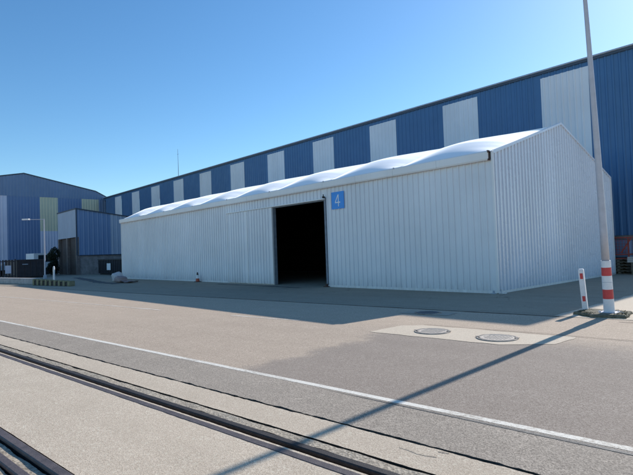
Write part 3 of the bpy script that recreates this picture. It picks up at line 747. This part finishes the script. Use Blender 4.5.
# truck seen over the container
tr = thing('parked_truck', 'white truck cab with dark windows showing above the charcoal container', 'truck', (-60.6,.7,0), R(100))
m = MB(); prof = [(-1.2,.55), (1.25,.55), (1.3,1.45), (.95,2.52), (.75,2.62), (-1.2,2.62)]
m.prism([(x, z) for x, z in prof], 'y', -1.1, 1.1); m.build('cab', WPAINT, tr)
m = MB(); m.loft([[(1.318,-.95,1.5), (1.318,.95,1.5), (.99,.9,2.45), (.99,-.9,2.45)], [(1.298,-.95,1.5), (1.298,.95,1.5), (.97,.9,2.45), (.97,-.9,2.45)]]); m.build('windscreen', GLASS, tr)
for s_ in (-1, 1):
    m = MB(); a, b_ = (1.101*s_, 1.115*s_); m.prism([(-.7,1.55), (1.05,1.55), (.82,2.40), (-.7,2.40)], 'y', min(a,b_), max(a,b_)); m.build('side_window', GLASS, tr)
    m = MB(); m.box(1.0,1.1,1.13*s_-.12,1.13*s_+.12,1.5,2.0); m.build('mirror', BLACK, tr)
m = MB(); m.box(-5.2,-1.3,-1.15,1.15,.75,1.5); m.build('load_bed', GTRIM, tr)
for x in (.4,-4.0):
    for s_ in (-1, 1):
        m = MB(); m.tube([(x,s_*1.12,.45), (x,s_*.85,.45)], .45, 18); w_ = m.build('wheel', BLACK, tr)
# dark evergreen shrub by the annex door
sh = thing('evergreen_shrub', 'almost black evergreen clipped in two rounded tiers beside the annex doorway', 'shrub', (-54.3,.62,0))
m = MB(); m.tube([(0,0,0), (.05,0,1.6), (.1,.1,2.6)], [.10,.08,.03], 8); m.build('trunk', BARK, sh)
m = MB(); rnd = random.Random(5)
blobs = [((.05,.08,2.45),(.62,.60,.75)), ((-.2,-.25,2.15),(.45,.45,.45)), ((0,0,.75),(.6,.58,.85)), ((-.1,-.2,.9),(.5,.5,.6)), ((.1,.0,1.35),(.42,.42,.5))]
for (c, r3) in blobs:
    for i in range(1500):
        d = Vector((rnd.gauss(0,1), rnd.gauss(0,1), rnd.gauss(0,1))).normalized(); k_ = rnd.uniform(.55,1.03)*(1+.16*noise.noise(d*2.2+Vector(c)))
        p = Vector(c)+Vector((d.x*r3[0], d.y*r3[1], d.z*r3[2]))*k_
        if p.z < .03: continue
        a = Vector((rnd.uniform(-1,1), rnd.uniform(-1,1), rnd.uniform(-1,1))).normalized()*.07; b_ = Vector((rnd.uniform(-1,1), rnd.uniform(-1,1), rnd.uniform(-1,1))).normalized()*.05
        m.quad([p-a, p+b_, p+a, p-b_])
m.build('crown', LEAF, sh)
# sacks at the shed's far corner
def sack(loc_, r3, mat, label, name='bulk_bag', seed=0, group=None):
    m = MB(); nu, nv = 26, 14; rows = []
    for j in range(nv+1):
        ph = math.pi*j/nv; row = []
        for i in range(nu):
            th = 2*math.pi*i/nu
            e = .55
            cx_, sx_ = math.cos(th), math.sin(th); cp, sp = -math.cos(ph), math.sin(ph)
            sg = lambda v_: math.copysign(abs(v_)**e, v_)
            p = Vector((sg(cx_)*sp**e*r3[0], sg(sx_)*sp**e*r3[1], sg(cp)*r3[2]+r3[2]))
            d = 1+.22*noise.noise((p.x*2.6+seed, p.y*2.6, p.z*2.6))+.10*noise.noise((p.x*7+seed, p.y*7, p.z*7))
            row.append((p.x*d, p.y*d, max(.0, p.z*d)))
        rows.append(row)
    m.loft(rows, cap=True); o = m.build(name, mat, smooth=True); o.location = loc_
    return tag(o, label, 'bag')
b1 = sack((-27.1,-2.40,.012), (.40,.34,.30), SACK, 'white bulging bulk bag standing near the left end of the shed wall', seed=1)
b2 = sack((-25.6,-2.72,.012), (.46,.36,.20), PSACK, 'low pinkish slumped bag lying right beside the white bulk bag', seed=6)
m = MB(); 
for i in range(7):
    for j in range(4):
        def P_(a, c): return (-.75+a*.214, -.35+c*.175, .03+.06*noise.noise((a*.7, c*.9, 0))+.05*math.sin(a))
        m.quad([P_(i,j), P_(i+1,j), P_(i+1,j+1), P_(i,j+1)])
o = m.build('crumpled_sheet', SHEETR, weld=True); o.location = (-24.5,-2.6,.06); tag(o, 'flat crumpled reddish tarpaulin on the ground at the shed wall, right of the bags', 'tarpaulin')

# ------------------------------------------------------------------ light
KS = .607                                          # height over shadow length
d = Vector((.055, -1.0, -KS)).normalized()
sun = bpy.data.lights.new('sun', 'SUN'); sun.energy = 5.0; sun.angle = R(.53); sun.color = (1, .965, .92)
so_ = bpy.data.objects.new('sun', sun); COL.objects.link(so_); so_.rotation_mode = 'QUATERNION'; so_.rotation_quaternion = d.to_track_quat('-Z', 'Y')
so_.location = (0, 40, 40)
w = bpy.data.worlds.new('World'); sc.world = w; w.use_nodes = True
nt = w.node_tree; bg = nt.nodes['Background']
sky = nt.nodes.new('ShaderNodeTexSky'); sky.sky_type = 'NISHITA'; sky.sun_disc = False
sky.sun_elevation = math.atan(KS); sky.sun_rotation = -.055; sky.air_density = 1.0; sky.dust_density = .25; sky.ozone_density = 3.0; sky.altitude = 0
hs = nt.nodes.new('ShaderNodeHueSaturation'); hs.inputs['Saturation'].default_value = 1.19; nt.links.new(sky.outputs[0], hs.inputs['Color']); tn = nt.nodes.new('ShaderNodeMix'); tn.data_type = 'RGBA'; tn.blend_type = 'MULTIPLY'; tn.inputs[0].default_value = 1; tn.inputs[7].default_value = (.90, .99, .985, 1); nt.links.new(hs.outputs[0], tn.inputs[6]); nt.links.new(tn.outputs[2], bg.inputs['Color']); bg.inputs['Strength'].default_value = .168

# ------------------------------------------------------------------ camera (solved from the photograph)
f_px, yaw, pitch, roll = 497.5, -.8306, .0291, -.0349
fw = Vector((math.sin(yaw)*math.cos(pitch), math.cos(yaw)*math.cos(pitch), math.sin(pitch)))
r0 = Vector((math.cos(yaw), -math.sin(yaw), 0)); u0 = r0.cross(fw)
r1 = r0*math.cos(roll)+u0*math.sin(roll); u1 = -r0*math.sin(roll)+u0*math.cos(roll)
cam = bpy.data.cameras.new('camera'); co = bpy.data.objects.new('camera', cam); COL.objects.link(co)
cam.sensor_width = 36; cam.lens = f_px/633*36; cam.clip_end = 3000; cam.clip_start = .05
co.matrix_world = Matrix(((r1.x,u1.x,-fw.x,8.2144), (r1.y,u1.y,-fw.y,-15.5975), (r1.z,u1.z,-fw.z,1.6), (0,0,0,1)))
sc.camera = co
sc.view_settings.view_transform = 'Standard'; sc.view_settings.look = 'None'; sc.view_settings.exposure = 0
sc.render.engine = 'CYCLES'; sc.cycles.use_denoising = True
sc.cycles.max_bounces = 6
